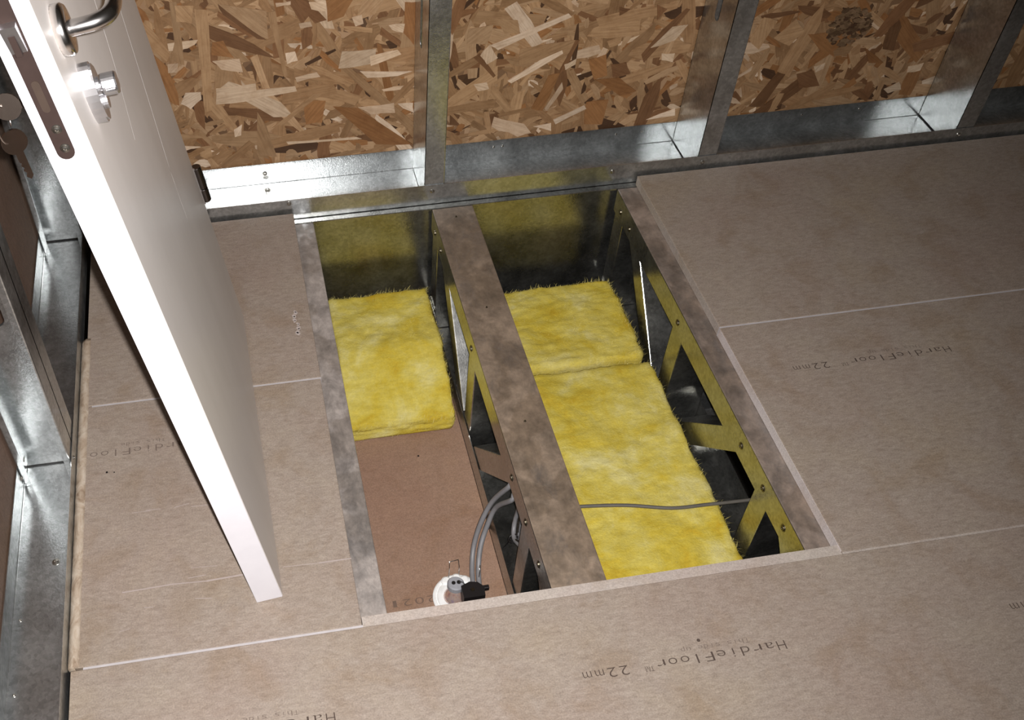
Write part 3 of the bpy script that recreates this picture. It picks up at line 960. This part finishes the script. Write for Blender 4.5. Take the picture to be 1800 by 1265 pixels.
cable([(0.06, -0.74, -0.13), (0.012, -0.703, -0.116), (0.0, -0.711, -0.121), (-0.015, -0.677, -0.187), (-0.03, -0.683, -0.235), (-0.045, -0.705, -0.264), (-0.055, -0.737, -0.289), (-0.062, -0.782, -0.296)], .0048, GREYC,
      'grey cable curving to the downlight, lower of the pair beside the joist', GC)
cable([(0.060, -0.685, -0.150), (0.040, -0.682, -0.160), (0.03, -0.679, -0.182), (0.03, -0.671, -0.221), (0.025, -0.676, -0.252), (0.02, -0.699, -0.262), (0.025, -0.732, -0.247), (0.03, -0.751, -0.262), (0.036, -0.764, -0.30), (0.04, -0.80, -0.322)], .0045, GREYC,
      'grey cable hanging in the middle joist through a black tie', GC)
cable([(0.072, -0.70, -0.185), (0.050, -0.685, -0.190), (0.04, -0.676, -0.206), (0.038, -0.680, -0.252), (0.036, -0.690, -0.290), (0.05, -0.72, -0.32)], .0045, GREYC,
      'short grey cable behind the tied one inside the middle joist', GC)
bm = bmesh.new()
tube(bm, [(0.018 + .008 * math.cos(t), -0.699 + .008 * math.sin(t), -0.262 + .005 * math.cos(t)) for t in [i * math.pi / 6 for i in range(13)]], .0016, 6, False)
tube(bm, [(0.014, -0.70, -0.263), (0.010, -0.69, -0.295), (0.010, -0.678, -0.322)], .0013, 6)
tube(bm, [(0.020, -0.705, -0.258), (0.024, -0.722, -0.243), (0.027, -0.735, -0.236)], .0022, 6)
tag(finish('cable_tie', bm, BLACKP, None, True, (0.018, -0.699, -0.262)), 'black cable tie with loose tail on the hanging grey cable', 'cable tie')
bm = bmesh.new()
tube(bm, [(0.03, -0.737, -0.234), (0.022, -0.775, -0.19), (0.012, -0.81, -0.12), (0.004, -0.835, -0.075)], .0013, 6)
tag(finish('wire', bm, BLACKP, None, True, (0.03, -0.737, -0.234)), 'thin black wire rising behind the flange of the middle joist', 'wire')

# ---- downlight fitting standing in the ceiling sheet
DX, DY = -0.098, -0.768
dl = tag(empty('downlight', (DX, DY, CZ)), 'white recessed downlight seen from behind on the brown ceiling sheet', 'downlight')
bm = bmesh.new()
lathe(bm, (DX, DY, CZ), (0, 0, 1), [(.047, 0), (.047, .003), (.0445, .0045), (.042, .0045), (.041, .0030), (.039, .0030), (.038, .0055), (.030, .008), (.012, .009), (.004, .009)], 40)
finish('ring', bm, WHITEP, dl, False)
m, nt, b = new_mat('dichroic_glass')
b.inputs['Base Color'].default_value = (0.62, 0.40, 0.36, 1); b.inputs['Roughness'].default_value = 0.08
b.inputs['Metallic'].default_value = 0.55
lw = noise_n(nt, coords(nt), 90, 2); nt.links.new(ramp(nt, lw, [(0.3, (0.55, 0.30, 0.28)), (0.5, (0.75, 0.55, 0.45)), (0.7, (0.50, 0.38, 0.48))]), b.inputs['Base Color'])
GLASS = m
bm = bmesh.new()
lathe(bm, (-0.106, -0.770, CZ + .009), (0.05, 0.10, 1), [(.020, 0), (.0195, .004), (.0165, .012), (.0125, .020), (.0105, .026)], 24)
lamp = finish('lamp', bm, GLASS, dl, True); lamp['label'] = 'pinkish reflector lamp'
bm = bmesh.new()
lathe(bm, (-0.1045, -0.7665, CZ + .033), (0.05, 0.10, 1), [(.0125, 0), (.0150, .003), (.0155, .013), (.0135, .0155), (.004, .016)], 24)
holder = finish('lamp_holder', bm, CERAMIC, dl, False); holder['label'] = 'grey ceramic lamp holder'
for dx in (-.0048, .0048):
    bm = bmesh.new(); cyl(bm, (-0.1036 + dx, -0.7655, CZ + .0470), (-0.1034 + dx, -0.765, CZ + .0505), .0040, .0036, 12)
    finish('socket', bm, BLACKP, holder)
def clip(pts, nm='spring_clip'):
    bm = bmesh.new(); tube(bm, pts, .0009, 6, False); finish(nm, bm, CHROME, dl, True)
clip([(-0.108, -0.728, CZ + .004), (-0.106, -0.722, CZ + .030), (-0.105, -0.716, CZ + .042), (-0.088, -0.714, CZ + .042), (-0.087, -0.720, CZ + .028), (-0.088, -0.726, CZ + .004)])
clip([(-0.060, -0.748, CZ + .004), (-0.054, -0.742, CZ + .030), (-0.053, -0.738, CZ + .050), (-0.057, -0.752, CZ + .052), (-0.060, -0.758, CZ + .004)])
for dx, dy in ((-.016, .034), (.004, .037), (.018, .031)):
    bm = bmesh.new(); lathe(bm, (DX + dx, DY + dy, CZ + .002), (0, 0, 1), [(.009, 0), (.009, .006), (.006, .008)], 16)
    finish('spring_seat', bm, WHITEP, dl, False)
bm = bmesh.new(); tube(bm, [(-0.099, -0.7655, CZ + .050), (-0.092, -0.768, CZ + .051), (-0.086, -0.776, CZ + .046), (-0.083, -0.785, CZ + .038)], .0011, 6)
finish('lead', bm, BLACKP, dl, True)
# black connector block at the end of the cables
cb = tag(empty('connector_block', (-0.075, -0.792, CZ + .005)), 'black plastic terminal block at the ends of the grey cables', 'connector')
bm = bmesh.new()
prism(bm, [(-0.097, -0.812), (-0.058, -0.812), (-0.056, -0.794), (-0.066, -0.783), (-0.080, -0.780), (-0.097, -0.786)], (0, .010, CZ + .020), (1, 0, 0), (0, 1, 0), (0, 0, .034))
finish('housing', bm, BLACKP, cb)
bm = bmesh.new(); box(bm, -0.0575, -0.047, -0.787, -0.780, CZ + .042, CZ + .052, .001)
finish('lug', bm, BLACKP, cb)
bm = bmesh.new(); lathe(bm, (-0.078, -0.787, CZ + .054), (0, 0, 1), [(.004, 0), (.0036, .0012), (.001, .0012)], 10)
finish('screw', bm, DARKSCREW, cb)

# ---- the door, leaning against the left wall
LEAN, YAW = math.radians(7.6), math.radians(1.35)
door = empty('interior_door', (-0.4095, -0.9110, 0.0054))
door.rotation_euler = (Matrix.Rotation(YAW, 3, 'Z') @ Matrix.Rotation(-LEAN, 3, 'Y')).to_euler()
tag(door, 'white interior door leaning on the left wall beside the opening', 'door')
DW, DT, DH = 0.607, 0.040, 1.94
L = dict(local=True)
bm = bmesh.new(); box(bm, -DT, 0, 0.0012, DW, 0, DH, .0012)
slab = finish('slab', bm, PAINT, door, **L)
bm = bmesh.new(); box(bm, -DT + .0006, -.0006, 0, .0016, 0.0006, DH - .0006, .0004)
eb = finish('edge_banding', bm, EDGEW, door, **L); eb['label'] = 'bright white lock edge'
for pts in ([(0.60, 1.2), (0.449, 0.724), (0.414, 0.61), (0.379, 0.501), (0.375, 0.42)], [(0.40, 1.1), (0.281, 0.778), (0.250, 0.72), (0.215, 0.671)]):
    bm = bmesh.new()
    tube(bm, [(-0.00085, y, z) for y, z in pts], .0011, 6)
    finish('slanting_line', bm, PAINT, door, True, **L)  # thin slanting line, barely raised from the door face
# lock plate on the free edge
PC, PW = -0.0222, 0.0078
bm = bmesh.new()
pl = [(PC - PW, 1.02), (PC - PW, 0.806 + PW)]
for k in range(9):
    a = math.pi + math.pi * k / 8
    pl.append((PC + PW * math.cos(a), 0.806 + PW + PW * math.sin(a)))
pl += [(PC + PW, 1.02)]
prism(bm, pl, (0, -.0016, 0), (1, 0, 0), (0, 0, 1), (0, .0020, 0))
plate = finish('lock_plate', bm, BRONZE, door, **L); plate['label'] = 'dark brown lock face plate'
for z in (0.818, 0.838, 1.005): screw('screw', plate, (PC + .001, -.0017, z), (0, -1, 0), .0034, SCREW, True)
bm = bmesh.new()
sl = [(PC - .0035 + .0035 * (1 + math.cos(a)), 0.883 + .0035 * math.sin(a)) for a in [math.pi * k / 6 for k in range(7)]]
sl += [(PC - .0035 + .0035 * (1 + math.cos(a)), 0.859 + .0035 * math.sin(a)) for a in [math.pi + math.pi * k / 6 for k in range(7)]]
prism(bm, sl, (0, -.0023, 0), (1, 0, 0), (0, 0, 1), (0, .001, 0))
finish('dead_bolt', bm, plain('worn_bolt', (0.16, 0.115, 0.09), .4, .8), plate, **L)
bm = bmesh.new()
prism(bm, [(0, 0.915), (0, 0.940), (-.010, 0.940), (-.0045, 0.915)], (PC - .0065, -.0015, 0), (0, 1, 0), (0, 0, 1), (.013, 0, 0))
lt = finish('latch', bm, SATIN, plate, **L)
bm = bmesh.new(); box(bm, PC - .0028, PC + .0026, -.0105, -.0016, 0.914, 0.932)
finish('latch_slot', bm, BRONZE, lt, **L)
# lever handle
hy, hz = 0.058, 0.894
hd = None
bm = bmesh.new(); lathe(bm, (0, hy, hz), (1, 0, 0), [(.0225, -.001), (.0225, .008), (.0205, .0105), (.010, .0115)], 30)
hd = finish('handle_rose', bm, CHROME, door, True, **L)
bm = bmesh.new()
tube(bm, [(.006, hy, hz), (.020, hy, hz), (.034, hy + .002, hz), (.044, hy + .009, hz), (.049, hy + .024, hz), (.050, hy + .050, hz), (.049, hy + .09, hz), (.046, hy + .125, hz - .002)], .0074, 16)
finish('lever', bm, CHROME, door, True, **L)
# cylinder escutcheon and thumb turn
cy, cz = 0.074, 0.820
def oval(bm, rx, rz, t0, t1, y, z, seg=28):
    pts = [(rx * math.cos(2 * math.pi * k / seg), rz * math.sin(2 * math.pi * k / seg)) for k in range(seg)]
    prism(bm, pts, (t0, y, z), (0, 1, 0), (0, 0, 1), (t1 - t0, 0, 0))
bm = bmesh.new(); oval(bm, .0165, .031, -.0005, .012, cy, cz); bmesh.ops.bevel(bm, geom=[e for e in bm.edges if all(abs(v.co.x - .012) < 1e-5 for v in e.verts)], offset=.002, segments=2, affect='EDGES')
esc = finish('cylinder_escutcheon', bm, SATIN, door, **L)
bm = bmesh.new(); cyl(bm, (.010, cy, cz + .006), (.014, cy, cz + .006), .0085, .0085, 20); cyl(bm, (.014, cy, cz + .006), (.017, cy, cz + .006), .005, .005, 16)
cyl(bm, (.010, cy, cz - .010), (.016, cy, cz - .010), .0075, .0075, 16)
finish('lock_cylinder', bm, SATIN, door, **L)
bm = bmesh.new(); lathe(bm, (.0155, cy, cz + .006), (1, 0, 0), [(.0085, 0), (.0105, .0012), (.0105, .013), (.0095, .0145), (.002, .015)], 24)
box(bm, .0185, .0285, cy - .013, cy + .013, cz + .004, cz + .008, .001)
finish('thumb_turn', bm, SATIN, door, **L)
# hardware on the hidden face
bm = bmesh.new(); oval(bm, .0165, .031, -DT - .009, -DT + .0005, cy, cz)
finish('cylinder_escutcheon', bm, SATIN, door, **L)
# hinge on the far edge
hb = None
for z0, z1 in ((0.272, 0.298), (0.299, 0.341)):
    bm = bmesh.new(); lathe(bm, (0.004, DW + .0075, z0), (0, 0, 1), [(.0075, 0), (.0085, .001), (.0085, z1 - z0 - .001), (.0075, z1 - z0)], 16)
    k = finish('hinge_knuckle', bm, plain('dark_nickel', (0.16, 0.14, 0.13), .22, 1.0), door, **L)
bm = bmesh.new(); box(bm, -.030, .002, DW - .0004, DW + .0018, 0.270, 0.343)
finish('hinge_leaf', bm, SATIN, door, **L)

# ---- keys hanging from the hidden side of the lock
DM = Matrix.Translation(door.location) @ door.rotation_euler.to_matrix().to_4x4()
def key_obj(origin, blade, flat, label):
    """key with its bow at origin; blade and flat are unit vectors (world)"""
    origin, bl, fl = Vector(origin), Vector(blade).normalized(), Vector(flat).normalized()
    nn = bl.cross(fl).normalized(); fl = nn.cross(bl)
    root = empty('key', origin)
    bm = bmesh.new()
    pts = [(.0125 * math.cos(a) * (1.15 if math.cos(a) < 0 else 1), .0125 * math.sin(a)) for a in [2 * math.pi * k / 20 for k in range(20)]]
    prism(bm, pts, origin - nn * .0011, bl, fl, nn * .0022)
    finish('bow', bm, KEYM, root)
    bm = bmesh.new()
    bp = [(.010, -.0040), (.022, -.0040), (.024, -.0022), (.027, -.0036), (.030, -.0015), (.033, -.0034), (.036, -.0012), (.040, -.0030), (.044, 0), (.041, .0034), (.010, .0040)]
    prism(bm, bp, origin - nn * .0009, bl, fl, nn * .0018)
    finish('blade', bm, KEYM, root)
    return tag(root, label, 'key', 'keys on the door')
KEYM = plain('brass_nickel_key', (0.30, 0.24, 0.20), .25, 1.0)
ax = (DM.to_3x3() @ Vector((1, 0, 0))).normalized()
k0 = DM @ Vector((-DT - .034, cy, cz + .006))
key_obj(k0, ax, (DM.to_3x3() @ Vector((0, .35, 1))), 'key pushed into the lock on the hidden side of the door')
k1 = k0 + Vector((-0.003, -0.004, -0.036))
key_obj(k1, Vector((.10, .05, -1)), Vector((1, .5, .1)), 'long key hanging below the lock from its ring')
bm = bmesh.new()
cr = (k0 + k1) / 2 + Vector((-.006, -.003, .002))
pts = [cr + Vector((.011 * math.cos(t) * .4, .011 * math.cos(t) * .9, .019 * math.sin(t))) for t in [2 * math.pi * i / 20 for i in range(21)]]
tube(bm, pts, .0009, 6, False)
tag(finish('key_ring', bm, CHROME, None, True, tuple(cr)), 'thin wire ring holding the hanging key', 'key ring')
